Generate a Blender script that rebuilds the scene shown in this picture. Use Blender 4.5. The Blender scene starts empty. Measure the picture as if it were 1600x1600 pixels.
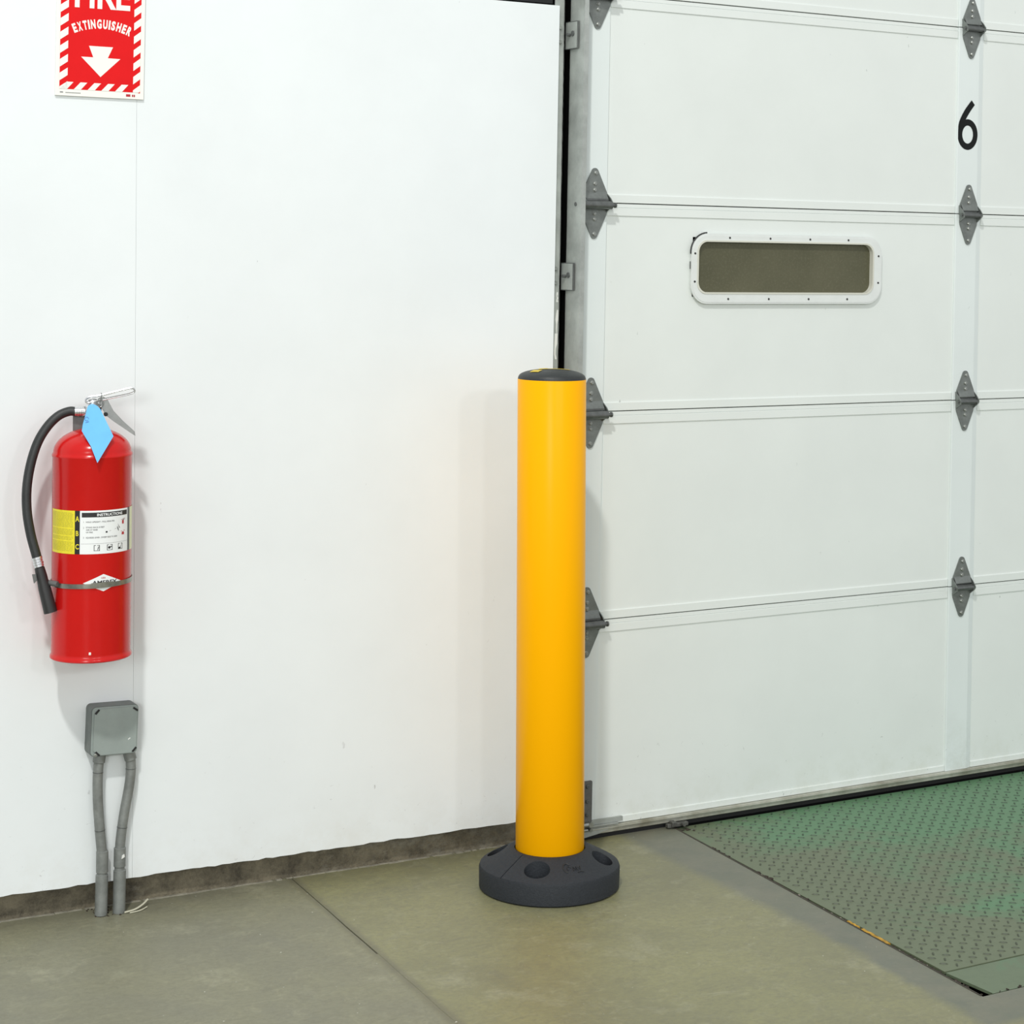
import bpy, bmesh, math, random
from mathutils import Vector, Matrix
random.seed(7)
S = bpy.context.scene
COL = S.collection
PI = math.pi

# ------------------------------------------------------------------ camera
phi = math.radians(57.898); roll = math.atan(0.019)
fw = Vector((math.cos(phi), math.sin(phi), 0)); ri = Vector((math.sin(phi), -math.cos(phi), 0)); up = Vector((0, 0, 1))
cx = ri*math.cos(roll) + up*math.sin(roll); cy = up*math.cos(roll) - ri*math.sin(roll); cz = -fw
cam_d = bpy.data.cameras.new('camera'); cam = bpy.data.objects.new('camera', cam_d); COL.objects.link(cam)
cam_d.sensor_width = 36; cam_d.lens = 72.0
cam_d.shift_x = -0.125; cam_d.shift_y = -0.26369
CAM = Vector((-2.679, -4.477, 1.526))
M4 = Matrix((cx, cy, cz)).transposed().to_4x4(); M4.translation = CAM
cam.matrix_world = M4
S.camera = cam

# ------------------------------------------------------------------ world, lights, exposure
W = bpy.data.worlds.new('world'); S.world = W; W.use_nodes = True
W.node_tree.nodes['Background'].inputs[0].default_value = (0.96, 0.985, 1.0, 1)
W.node_tree.nodes['Background'].inputs[1].default_value = 0.76
S.view_settings.view_transform = 'Standard'; S.view_settings.look = 'None'
S.view_settings.gamma = 1; S.view_settings.use_curve_mapping = False
S.view_settings.exposure = -0.11

def area(name, loc, target, size, power, col=(1, 1, 1)):
    d = bpy.data.lights.new(name, 'AREA'); d.shape = 'DISK'; d.size = size; d.energy = power; d.color = col
    o = bpy.data.objects.new(name, d); COL.objects.link(o)
    o.location = loc
    o.rotation_euler = (Vector(target) - Vector(loc)).to_track_quat('-Z', 'Y').to_euler()
    return o
area('high_bay_light_near', (-4.1, -5.05, 7.5), (-0.4, -0.1, 1.0), 0.4, 400, (1, 0.99, 0.96))
area('high_bay_light_far', (0.3, -15, 5.2), (-0.3, 0, 1.0), 0.8, 130)
area('high_bay_light_far', (-3.2, -15, 5.2), (-0.3, 0, 1.0), 0.8, 130)
area('side_fill_light', (-8.5, -12, 3.6), (0, 0, 0.6), 3.0, 450, (0.97, 1, 0.98))  # added soft fill to brighten the lower wall and door, no real fixture

# ------------------------------------------------------------------ materials
def nt(name):
    m = bpy.data.materials.new(name); m.use_nodes = True
    n = m.node_tree; b = n.nodes['Principled BSDF']
    return m, n, b
def mat(name, col, rough=.5, metal=0, var=0, scale=8, bump=0, bscale=60, spec=.5, dark=None, coat=0):
    """plain surface; var mixes towards a darker tone of the same surface with noise, bump = fine relief"""
    m, n, b = nt(name); N = n.nodes; L = n.links
    b.inputs['Base Color'].default_value = (*col, 1); b.inputs['Roughness'].default_value = rough
    b.inputs['Metallic'].default_value = metal; b.inputs['Specular IOR Level'].default_value = spec
    b.inputs['Coat Weight'].default_value = coat
    tc = N.new('ShaderNodeTexCoord')
    if var:
        t = N.new('ShaderNodeTexNoise'); t.inputs['Scale'].default_value = scale; t.inputs['Detail'].default_value = 8
        t.inputs['Roughness'].default_value = .65
        L.new(tc.outputs['Object'], t.inputs['Vector'])
        r = N.new('ShaderNodeMapRange'); r.inputs[1].default_value = .35; r.inputs[2].default_value = .7
        L.new(t.outputs[0], r.inputs[0])
        x = N.new('ShaderNodeMix'); x.data_type = 'RGBA'
        d = dark or tuple(c*(1-var) for c in col)
        x.inputs[6].default_value = (*col, 1); x.inputs[7].default_value = (*d, 1)
        L.new(r.outputs[0], x.inputs[0]); L.new(x.outputs[2], b.inputs['Base Color'])
    if bump:
        t2 = N.new('ShaderNodeTexNoise'); t2.inputs['Scale'].default_value = bscale; t2.inputs['Detail'].default_value = 4
        L.new(tc.outputs['Object'], t2.inputs['Vector'])
        bp = N.new('ShaderNodeBump'); bp.inputs['Strength'].default_value = bump; bp.inputs['Distance'].default_value = .002
        L.new(t2.outputs[0], bp.inputs['Height']); L.new(bp.outputs[0], b.inputs['Normal'])
    return m

def noise(n, vec, scale, detail=6, rough=.6, mapping=None, dist=0):
    N, L = n.nodes, n.links
    t = N.new('ShaderNodeTexNoise'); t.inputs['Scale'].default_value = scale; t.inputs['Detail'].default_value = detail
    t.inputs['Roughness'].default_value = rough; t.inputs['Distortion'].default_value = dist
    if mapping:
        mp = N.new('ShaderNodeMapping'); mp.inputs['Scale'].default_value = mapping[0]; mp.inputs['Location'].default_value = mapping[1]
        L.new(vec, mp.inputs[0]); vec = mp.outputs[0]
    L.new(vec, t.inputs['Vector']); return t.outputs[0]
def ramp(n, fac, lo, hi, a=0., b=1.):
    r = n.nodes.new('ShaderNodeMapRange'); r.inputs[1].default_value = lo; r.inputs[2].default_value = hi
    r.inputs[3].default_value = a; r.inputs[4].default_value = b
    n.links.new(fac, r.inputs[0]); return r.outputs[0]
def mix(n, fac, a, b):
    x = n.nodes.new('ShaderNodeMix'); x.data_type = 'RGBA'
    for s, i in ((fac, 0), (a, 6), (b, 7)):
        if isinstance(s, (int, float)): x.inputs[i].default_value = s
        elif isinstance(s, tuple): x.inputs[i].default_value = (*s, 1)
        else: n.links.new(s, x.inputs[i])
    return x.outputs[2]
def math_(n, op, a, b=None):
    x = n.nodes.new('ShaderNodeMath'); x.operation = op
    for i, s in enumerate((a, b)):
        if s is None: continue
        if isinstance(s, (int, float)): x.inputs[i].default_value = s
        else: n.links.new(s, x.inputs[i])
    return x.outputs[0]
def world_pos(n):
    g = n.nodes.new('ShaderNodeNewGeometry'); return g.outputs['Position']
def sep(n, v):
    s = n.nodes.new('ShaderNodeSeparateXYZ'); n.links.new(v, s.inputs[0]); return s.outputs

def painted(name, col, scuffcol, dirt=None, dirt_h=.25):
    """white painted sheet with faint mottling, sparse fine scuffs, dirt spatter near the floor"""
    m, n, b = nt(name); b.inputs['Roughness'].default_value = .45
    p = world_pos(n); z = sep(n, p)[2]
    c = mix(n, ramp(n, noise(n, p, 3, 5), .35, .7), col, tuple(k*.955 for k in col))
    s1 = ramp(n, noise(n, p, 55, 3, .5, ((1, 1, .5), (3, 1, 0))), .735, .77)      # specks
    s2 = ramp(n, noise(n, p, 26, 8, .7, ((.45, 1, 2.4), (9, 0, 4)), 2.5), .745, .78)    # scuff lines
    gate = ramp(n, noise(n, p, 4, 3, .5, ((1, 1, 1), (5, 5, 2))), .52, .6)
    sc = math_(n, 'MULTIPLY', math_(n, 'MAXIMUM', s1, s2), gate)
    c = mix(n, math_(n, 'MULTIPLY', sc, .55), c, scuffcol)
    if dirt:
        low = ramp(n, z, dirt_h, .05)
        d = math_(n, 'MULTIPLY', low, ramp(n, noise(n, p, 12, 8, .75), .45, .75))
        c = mix(n, math_(n, 'MULTIPLY', d, .6), c, dirt)
        sp = math_(n, 'MULTIPLY', ramp(n, z, dirt_h*2, .05), ramp(n, noise(n, p, 70, 4, .6, ((1, 1, 1), (2, 7, 1)), 1), .68, .73))
        c = mix(n, math_(n, 'MULTIPLY', sp, .55), c, scuffcol)
    n.links.new(c, b.inputs['Base Color'])
    bp = n.nodes.new('ShaderNodeBump'); bp.inputs['Strength'].default_value = .25; bp.inputs['Distance'].default_value = .004
    n.links.new(noise(n, p, 5, 5, .5), bp.inputs['Height']); n.links.new(bp.outputs[0], b.inputs['Normal'])
    return m
M_wall = painted('white_wall_paint', (.81, .850, .855), (.35, .35, .35), (.7, .7, .66), .2)
M_door = painted('white_door_paint', (.745, .785, .755), (.22, .23, .22), (.62, .65, .57), .15)
M_stile = painted('white_stile_paint', (.73, .785, .77), (.2, .21, .2), (.5, .53, .46), .22)

def concrete():
    m, n, b = nt('concrete_floor'); b.inputs['Roughness'].default_value = .42; b.inputs['Specular IOR Level'].default_value = .42
    p = world_pos(n); s = sep(n, p)
    left = (.238, .232, .148); right = (.258, .250, .126)
    # slab tone changes at the construction joint
    side = ramp(n, math_(n, 'ADD', s[0], math_(n, 'MULTIPLY', s[1], -.068)), -.80, -.775)
    c = mix(n, side, left, right)
    c = mix(n, ramp(n, noise(n, p, 2.2, 8, .65, None, .6), .36, .66), c, mix(n, side, (.200, .197, .142), (.195, .190, .108)))
    c = mix(n, math_(n, 'MULTIPLY', ramp(n, noise(n, p, 7, 8, .7, ((1, 1, 1), (4, 2, 0)), 1.2), .55, .75), .55), c, (.15, .145, .105))
    c = mix(n, math_(n, 'MULTIPLY', ramp(n, noise(n, p, 5, 8, .7, ((1, 1, 1), (11, 5, 0))), .56, .72), .5), c, (.40, .39, .27))
    fine = noise(n, p, 75, 8, .8)
    c = mix(n, math_(n, 'MULTIPLY', ramp(n, fine, .45, .68), .55), c, (.14, .14, .10))
    c = mix(n, math_(n, 'MULTIPLY', ramp(n, noise(n, p, 22, 10, .85, ((1, 1.6, 1), (7, 1, 0)), 1.5), .50, .66), .60), c, (.150, .145, .095))
    c = mix(n, math_(n, 'MULTIPLY', ramp(n, noise(n, p, 14, 10, .85, ((1, 1.4, 1), (1, 9, 0)), 1.0), .53, .70), .50), c, (.37, .36, .24))
    # blue-grey worn paint band beside the dock pit
    pitx = math_(n, 'ADD', math_(n, 'MULTIPLY', s[1], .078), .262)
    wob = math_(n, 'MULTIPLY', math_(n, 'SUBTRACT', noise(n, p, 6, 6, .65), .5), .09)
    dx = math_(n, 'ADD', math_(n, 'SUBTRACT', pitx, s[0]), wob)
    bandx = math_(n, 'MULTIPLY', ramp(n, dx, .105, .075), ramp(n, s[1], -1.47, -1.44))
    frontb = math_(n, 'MULTIPLY', ramp(n, math_(n, 'ADD', s[1], wob), -1.455, -1.43), ramp(n, s[0], .08, .12))
    band = math_(n, 'MULTIPLY', math_(n, 'MAXIMUM', bandx, frontb), .75)
    c = mix(n, band, c, mix(n, ramp(n, noise(n, p, 9, 5), .4, .65), (.118, .130, .112), (.155, .155, .128)))
    # darker grime along the construction joint
    jd = math_(n, 'ABSOLUTE', math_(n, 'ADD', math_(n, 'ADD', s[0], math_(n, 'MULTIPLY', s[1], -.068)), .777))
    c = mix(n, math_(n, 'MULTIPLY', ramp(n, math_(n, 'ADD', jd, math_(n, 'MULTIPLY', wob, .15)), .020, .006), .55), c, (.125, .118, .088))
    # white flecks
    fl = ramp(n, noise(n, p, 95, 2, .4, ((1, 1, 1), (1, 8, 3))), .775, .79)
    c = mix(n, fl, c, (.6, .6, .52))
    n.links.new(c, b.inputs['Base Color'])
    bp = n.nodes.new('ShaderNodeBump'); bp.inputs['Strength'].default_value = .35; bp.inputs['Distance'].default_value = .002
    n.links.new(fine, bp.inputs['Height']); n.links.new(bp.outputs[0], b.inputs['Normal'])
    return m
M_floor = concrete()

def curbmat():
    m, n, b = nt('dark_curb_concrete'); b.inputs['Roughness'].default_value = .85
    p = world_pos(n)
    c = mix(n, ramp(n, noise(n, p, 16, 9, .8), .38, .62), (.200, .175, .120), (.070, .060, .042))
    w = math_(n, 'MULTIPLY', ramp(n, math_(n, 'ADD', noise(n, p, 7, 8, .75, ((1, 1, 2.0), (2, 0, 1))), ramp(n, sep(n, p)[0], -.95, -.45, -.05, .07)), .54, .72), .55)
    c = mix(n, w, c, (.30, .29, .24))
    n.links.new(c, b.inputs['Base Color'])
    bp = n.nodes.new('ShaderNodeBump'); bp.inputs['Strength'].default_value = .8; bp.inputs['Distance'].default_value = .006
    n.links.new(noise(n, p, 40, 6, .7), bp.inputs['Height']); n.links.new(bp.outputs[0], b.inputs['Normal'])
    return m
M_curb = curbmat()

def greenmat(name, green, worn, amount):
    m, n, b = nt(name); b.inputs['Roughness'].default_value = .5
    p = world_pos(n); s = sep(n, p)
    w = noise(n, p, 2.6, 7, .65, ((1, 1, 1), (3.2, 1.1, 0)), .5)
    # paint is worn off where traffic crosses: the side next to the concrete and the front
    bias = math_(n, 'ADD', ramp(n, s[0], .2, .85, .22, 0.), ramp(n, s[1], -.5, -1.15, 0., .16))
    k = ramp(n, math_(n, 'ADD', w, bias), .5+amount, .66+amount)
    c = mix(n, k, green, worn)
    c = mix(n, math_(n, 'MULTIPLY', ramp(n, noise(n, p, 30, 6, .7), .5, .75), .4), c, tuple(x*.62 for x in worn))
    n.links.new(c, b.inputs['Base Color'])
    return m
M_green = greenmat('worn_green_deck_paint', (.098, .208, .108), (.128, .155, .092), .03)
M_lip = greenmat('worn_green_lip_paint', (.065, .225, .115), (.125, .165, .10), .14)
M_lug = greenmat('green_tread_lug', (.040, .085, .045), (.058, .072, .042), .03)

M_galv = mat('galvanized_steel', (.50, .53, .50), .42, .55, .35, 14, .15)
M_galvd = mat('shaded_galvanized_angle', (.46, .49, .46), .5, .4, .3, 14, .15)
M_hinge = mat('zinc_hinge_steel', (.25, .27, .255), .42, .65, .35, 25, .2, 150)
M_hinged = mat('oiled_hinge_tube_steel', (.17, .18, .175), .4, .6, .4, 30)
M_bolt = mat('bolt_head_steel', (.45, .47, .44), .35, .8, .4, 60)
M_darkbolt = mat('dark_screw', (.02, .02, .02), .5)
M_void = mat('dark_recess', (.012, .013, .013), .9)
M_black = mat('black_rubber', (.014, .015, .016), .55, 0, .3, 20)
M_seal = mat('black_door_seal', (.012, .012, .012), .8)
M_alu = mat('dirty_aluminium', (.52, .53, .46), .45, .35, .5, 9, .2, 60, dark=(.24, .23, .17))
M_yellow = mat('yellow_plastic', (1.0, .455, .0005), .30, 0, 0, spec=.10)
M_capy = mat('yellow_cap_inlay', (.68, .50, .03), .5)
M_base = mat('charcoal_recycled_rubber', (.025, .029, .035), .66, 0, .25, 160, .5, 260, spec=.35)
M_cap = mat('charcoal_cap_plastic', (.024, .028, .028), .5, 0, .2, 100, .2, 200)
M_red = mat('red_enamel', (.60, .008, .007), .2, 0, .10, 5, spec=.35)
M_hose = mat('black_hose_rubber', (.022, .024, .024), .5, 0, .3, 60, .2, 300)
M_chrome = mat('chrome_plated_steel', (.78, .79, .80), .22, .9, .2, 40)
M_lever = mat('satin_steel_lever', (.34, .35, .34), .35, .7, .25, 50)
M_bracket = mat('grey_wall_bracket', (.16, .165, .16), .5, .3, .3, 30)
M_tag = mat('blue_paper_tag', (.14, .47, .86), .7, 0, .08, 30)
M_ink = mat('tag_ink', (.10, .16, .40), .7)
M_strap = mat('steel_strap', (.34, .34, .29), .28, .85, .6, 30)
M_white = mat('white_label_vinyl', (.82, .84, .83), .4)
M_yel = mat('yellow_label_vinyl', (.85, .73, .03), .4, 0, .15, 90)
M_yelink = mat('olive_label_ink', (.50, .45, .03), .5)
M_ltyel = mat('pale_yellow_label_vinyl', (.72, .74, .45), .4)
M_inkb = mat('black_label_ink', (.012, .012, .012), .45)
M_inkg = mat('grey_label_ink', (.20, .20, .20), .5)
M_inkr = mat('red_label_ink', (.45, .02, .03), .5)
M_signr = mat('red_sign_print', (.74, .012, .014), .4, 0, .06, 20, spec=.1)
M_signw = mat('cream_sign_face', (.86, .86, .80), .4)
M_box = mat('grey_box_paint', (.30, .345, .325), .5, 0, .15, 14, .1)
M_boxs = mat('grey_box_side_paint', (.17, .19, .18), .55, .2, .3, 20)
M_pipe = mat('weathered_conduit', (.26, .275, .26), .55, .3, .35, 30, .25, 120)
M_pipew = mat('flaked_white_paint', (.75, .76, .72), .6)
M_straw = mat('pale_scrap', (.55, .54, .42), .6)
M_yedge = mat('yellow_edge_paint', (.60, .33, .012), .55, 0, .65, 50)
M_debris = mat('pale_debris', (.42, .38, .31), .9, 0, .5, 80)
M_dirt = mat('dark_debris', (.05, .038, .026), .95, 0, .5, 60)
def panemat():
    m, n, b = nt('scratched_dirty_glazing'); b.inputs['Roughness'].default_value = .35
    p = world_pos(n)
    c = mix(n, ramp(n, noise(n, p, 5, 6, .6), .35, .7), (.085, .083, .048), (.110, .106, .064))
    c = mix(n, math_(n, 'MULTIPLY', ramp(n, noise(n, p, 160, 4, .7), .5, .8), .3), c, (.22, .21, .15))
    n.links.new(c, b.inputs['Base Color']); b.inputs['Specular IOR Level'].default_value = .3
    return m
M_pane = panemat()

# ------------------------------------------------------------------ helpers
def tag(o, label=None, cat=None, group=None, kind=None):
    if label: o['label'] = label
    if cat: o['category'] = cat
    if group: o['group'] = group
    if kind: o['kind'] = kind
    return o
def empty(name, loc=(0, 0, 0), rz=0, parent=None):
    o = bpy.data.objects.new(name, None); COL.objects.link(o); o.empty_display_size = .1
    o.location = loc; o.rotation_euler = (0, 0, rz); o.parent = parent
    return o
def link(name, me, m, parent=None, loc=None):
    o = bpy.data.objects.new(name, me); COL.objects.link(o)
    if m is not None and not len(me.materials): me.materials.append(m)
    if parent: o.parent = parent
    if loc: o.location = loc
    return o
def build(name, bm, m, parent=None, smooth=False, loc=None):
    bmesh.ops.recalc_face_normals(bm, faces=bm.faces)
    me = bpy.data.meshes.new(name); bm.to_mesh(me); bm.free()
    if smooth:
        for p in me.polygons: p.use_smooth = True
        me.set_sharp_from_angle(angle=math.radians(38))
    return link(name, me, m, parent, loc)
def box(bm, x0, x1, y0, y1, z0, z1, bev=0):
    b = bmesh.new()
    bmesh.ops.create_cube(b, size=1, matrix=Matrix.Translation(((x0+x1)/2, (y0+y1)/2, (z0+z1)/2)) @ Matrix.Diagonal((abs(x1-x0), abs(y1-y0), abs(z1-z0), 1)))
    if bev: bmesh.ops.bevel(b, geom=b.edges[:], offset=bev, segments=2, affect='EDGES', profile=.5)
    merge(bm, b)
def merge(bm, b, mtx=None):
    if mtx is not None: bmesh.ops.transform(b, matrix=mtx, verts=b.verts)
    vm = {v: bm.verts.new(v.co) for v in b.verts}
    for f in b.faces:
        try: bm.faces.new([vm[v] for v in f.verts])
        except ValueError: pass
    b.free()
def prism(bm, pts, d0, d1, axis='y', bev=0):
    """extrude a 2-D outline along y (pts are x,z) or z (pts are x,y) or x (pts are y,z)"""
    f = {'y': lambda a, b, d: (a, d, b), 'z': lambda a, b, d: (a, b, d), 'x': lambda a, b, d: (d, a, b)}[axis]
    A = [bm.verts.new(f(a, b, d0)) for a, b in pts]; B = [bm.verts.new(f(a, b, d1)) for a, b in pts]
    n = len(pts); fs = [bm.faces.new(A), bm.faces.new(B[::-1])]
    for i in range(n): bm.faces.new((A[i], B[i], B[(i+1) % n], A[(i+1) % n]))
def lathe(bm, prof, seg=48, mtx=None, cap=True):
    b = bmesh.new(); rings = []
    for r, z in prof:
        rings.append([b.verts.new((r*math.cos(2*PI*i/seg), r*math.sin(2*PI*i/seg), z)) for i in range(seg)])
    for a, c in zip(rings, rings[1:]):
        for i in range(seg): b.faces.new((a[i], a[(i+1) % seg], c[(i+1) % seg], c[i]))
    if cap: b.faces.new(rings[0][::-1]); b.faces.new(rings[-1])
    merge(bm, b, mtx)
def cyl(bm, p0, p1, r, seg=16, r1=None):
    p0, p1 = Vector(p0), Vector(p1); d = p1-p0
    q = d.to_track_quat('Z', 'Y').to_matrix().to_4x4(); q.translation = p0
    lathe(bm, [(r, 0), (r if r1 is None else r1, d.length)], seg, q)
def spline(pts, k=8):
    P = [Vector(p) for p in pts]; P = [2*P[0]-P[1]] + P + [2*P[-1]-P[-2]]; out = []
    for i in range(1, len(P)-2):
        a, b, c, d = P[i-1:i+3]
        for j in range(k):
            t = j/k
            out.append(.5*((2*b) + (c-a)*t + (2*a-5*b+4*c-d)*t*t + (3*b-a-3*c+d)*t**3))
    out.append(P[-2]); return out
def tube(bm, pts, r, seg=14):
    """r: number or function of 0..1"""
    pts = [Vector(p) for p in pts]; n = len(pts); rings = []; prev = None
    for i, p in enumerate(pts):
        t = (pts[min(i+1, n-1)] - pts[max(i-1, 0)]).normalized()
        u = (Vector((0, 1, 0)) if prev is None else prev); 
        if abs(u.dot(t)) > .95: u = Vector((1, 0, 0))
        u = (u - t*u.dot(t)).normalized(); prev = u; v = t.cross(u)
        rr = r(i/(n-1)) if callable(r) else r
        rings.append([bm.verts.new(p + u*rr*math.cos(2*PI*k/seg) + v*rr*math.sin(2*PI*k/seg)) for k in range(seg)])
    for a, c in zip(rings, rings[1:]):
        for i in range(seg): bm.faces.new((a[i], a[(i+1) % seg], c[(i+1) % seg], c[i]))
    bm.faces.new(rings[0][::-1]); bm.faces.new(rings[-1])
def rrect(x0, x1, z0, z1, r, k=8):
    o = []
    for cx_, cz_, a in ((x1-r, z1-r, 0), (x0+r, z1-r, 90), (x0+r, z0+r, 180), (x1-r, z0+r, 270)):
        for i in range(k+1):
            t = math.radians(a+90*i/k); o.append((cx_+r*math.cos(t), cz_+r*math.sin(t)))
    return o
def ring(bm, outer, inner, y0, y1):
    """frame between two matching outlines in the xz plane"""
    n = len(outer); V = [[bm.verts.new((x, y, z)) for x, z in o] for o, y in ((outer, y0), (inner, y0), (inner, y1), (outer, y1))]
    for a in range(4):
        A, B = V[a], V[(a+1) % 4]
        for i in range(n): bm.faces.new((A[i], A[(i+1) % n], B[(i+1) % n], B[i]))
def text_bm(s, size, bold=.0, sx=1., extrude=.0):
    """lettering as a flat mesh in the xz plane, centred on x, base line at z=0"""
    c = bpy.data.curves.new('t', 'FONT'); c.body = s; c.size = size; c.align_x = 'CENTER'; c.offset = bold
    c.resolution_u = 3; c.fill_mode = 'FRONT'
    o = bpy.data.objects.new('t', c); COL.objects.link(o)
    me = bpy.data.meshes.new_from_object(o)
    bpy.data.objects.remove(o); bpy.data.curves.remove(c)
    b = bmesh.new(); b.from_mesh(me); bpy.data.meshes.remove(me)
    xs = [v.co.x for v in b.verts]; mx = (min(xs)+max(xs))/2
    for v in b.verts: v.co = Vector(((v.co.x-mx)*sx, 0, v.co.y))
    return b
def sink(bm, d):     # move everything by d
    bmesh.ops.translate(bm, verts=bm.verts, vec=d); return bm

# wall plane (slightly out of line with the door)
SL = -.0215; WR = math.atan(SL)
def wy(x, off=0): return .035 + off + SL*(x+.87)

# ================================================================== SETTING
# floor: dark base with two slabs (joint between them), pit for the dock leveler
fl = bmesh.new(); box(fl, -4.6, 3.6, -6.2, .1, -.30, -.12)
floor = tag(build('floor', fl, M_dirt), kind='structure')
def jx(y): return -.777 + .068*y           # construction joint
def px(y): return .262 + .078*y            # left edge of the pit
def slab(pts, name='floor_slab'):
    b = bmesh.new(); prism(b, pts, -.12, 0, 'z'); return build(name, b, M_floor, floor)
JW = .0014
def edge(f, y0, y1, n, side, j):
    return [(f(y0+(y1-y0)*i/n) + side*JW + random.uniform(-j, j), y0+(y1-y0)*i/n) for i in range(n+1)]
slab([(-4.6, -6.2)] + edge(jx, -6.2, .1, 60, -1, .0012) + [(-4.6, .1)])
slab(edge(jx, .1, -6.2, 60, 1, .0012) + [(3.6, -6.2), (3.6, -1.325), (px(-1.325), -1.325)] + edge(px, -1.31, .1, 50, 0, .0015))

M_fill = mat('joint_filler', (.10, .095, .07), .9, 0, .4, 30)
for ya, yb, zt, mm in ((-.50, .1, -.0020, M_fill), (-6.2, -.50, -.0004, M_floor)):
    b = bmesh.new(); prism(b, [(jx(ya)-.003, ya), (jx(ya)+.003, ya), (jx(yb)+.003, yb), (jx(yb)-.003, yb)], -.10, zt, 'z')
    build('joint_filler', b, mm, floor)
# curb under the wall sheets
def wallquad(bm, x0, x1, z0, z1, off, thick, xt0=None, xt1=None, jag=0, n=1):
    """sheet standing on the wall plane, optional slanted sides and a ragged lower edge"""
    xt0 = x0 if xt0 is None else xt0; xt1 = x1 if xt1 is None else xt1
    lo = [(x0+(x1-x0)*i/n, z0 + (random.uniform(-jag, jag) if 0 < i < n else 0)) for i in range(n+1)]
    pts = lo + [(xt1, z1), (xt0, z1)]
    A = [bm.verts.new((x, wy(x, off), z)) for x, z in pts]; B = [bm.verts.new((x, wy(x, off+thick), z)) for x, z in pts]
    k = len(pts); bm.faces.new(A); bm.faces.new(B[::-1])
    for i in range(k): bm.faces.new((A[i], B[i], B[(i+1) % k], A[(i+1) % k]))
wl = empty('wall_left'); tag(wl, kind='structure')
b = bmesh.new(); wallquad(b, -4.6, -.10, -.03, .14, .040, .12, jag=0)
build('curb', b, M_curb, wl)
# ragged mortar line where the curb meets the slab
b = bmesh.new()
for i in range(70):
    x = -1.62 + i*.0215 + random.uniform(-.006, .006)
    w = random.uniform(.006, .020); h = random.uniform(.0005, .0018)
    y = wy(x, .036)
    box(b, x-w, x+w, y-random.uniform(.002, .007), y+.006, -.002, h)
o = build('mortar_crumbs', b, mat('pale_mortar', (.36, .34, .27), .9, 0, .5, 40), wl); o['kind'] = 'stuff'
for x0, x1, t0, t1 in ((-4.6, -2.4, -4.6, -2.4), (-2.397, -1.1676, -2.397, -1.1949), (-1.1671, -.111, -1.1944, -.111)):
    b = bmesh.new(); wallquad(b, x0, x1, .067, 2.119, 0, .012, t0, t1, jag=.0016, n=60)
    build('wall_panel', b, M_wall, wl)
b = bmesh.new(); wallquad(b, -4.6, -.111, .10, 2.5, .035, .08); build('wall_backing', b, M_void, wl)
b = bmesh.new(); wallquad(b, -4.6, -.125, 2.124, 2.20, .012, .01); build('header_strip', b, M_void, wl)
b = bmesh.new(); wallquad(b, -4.6, -.111, 2.20, 3.6, 0, .012); build('wall_panel', b, M_wall, wl)
# added dark box behind the door keeps world light out; wall right of it
b = bmesh.new(); box(b, -.7, 3.6, .17, .35, -.3, 3.6); tag(build('back_light_block', b, M_void), kind='structure')
b = bmesh.new(); box(b, 2.56, 3.6, .0, .16, 0, 3.6); tag(build('wall_right', b, M_wall), kind='structure')

# ================================================================== SECTIONAL DOOR
door = empty('door_1', (0, 0, 0)); tag(door, kind='structure')
SE = [.030, .558, 1.091, 1.624, 2.157, 2.690]
ST = [(-.045, .030), (1.190, 1.288), (2.350, 2.450)]
WIN = (.308, .888, 1.397, 1.530)
for i in range(5):
    z0, z1 = SE[i]+.0012, SE[i+1]-.0012
    b = bmesh.new()
    if i == 2:
        wx0, wx1, wz0, wz1 = WIN[0]-.012, WIN[1]+.012, WIN[2]-.012, WIN[3]+.012
        box(b, -.045, wx0, .0045, .045, z0, z1); box(b, wx1, 2.45, .0045, .045, z0, z1)
        box(b, wx0, wx1, .0045, .045, z0, wz0); box(b, wx0, wx1, .0045, .045, wz1, z1)
    else: box(b, -.045, 2.45, .0045, .045, z0, z1)
    sec = build('door_section', b, M_door, door)
    for a, c in ((.030, 1.190), (1.288, 2.350)):
        b = bmesh.new(); box(b, a, c, .0015, .006, z0, z0+(.021 if i else .016), .0008); build('rail', b, M_door, sec)
        b = bmesh.new(); box(b, a, c, .0015, .006, z1-.031, z1-.0105, .0008); build('rail', b, M_door, sec)
        b = bmesh.new(); box(b, a, c, .0030, .006, z1-.0095, z1, .0005); build('tongue', b, M_door, sec)
    for k, (a, c) in enumerate(ST):
        b = bmesh.new()
        ch = .020 if k == 1 else .004
        prism(b, [(a+.0008, .006), (a+.0008, -.0012), (a+.003, -.002), (c-ch, -.002), (c-.001, .003), (c-.001, .006)], z0, z1, 'z')
        build('stile', b, M_stile, sec)
# bottom retainer and rubber seal
b = bmesh.new(); box(b, -.06, 2.45, -.006, .03, .0125, .0305, .002); build('bottom_retainer', b, M_alu, door)
b = bmesh.new(); box(b, -.03, 2.45, -.011, -.0055, .024, .0275, .0008); build('retainer_lip', b, M_alu, door)
b = bmesh.new(); box(b, -.07, 2.45, .004, .04, -.002, .0130, .002); build('bottom_seal', b, M_seal, door)
# thin black sheet stands in for the darkness of the gap under the seal
b = bmesh.new(); box(b, -.2, .27, .002, .16, -.001, .0015); build('gap_shade_sheet', b, M_seal, door)

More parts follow.
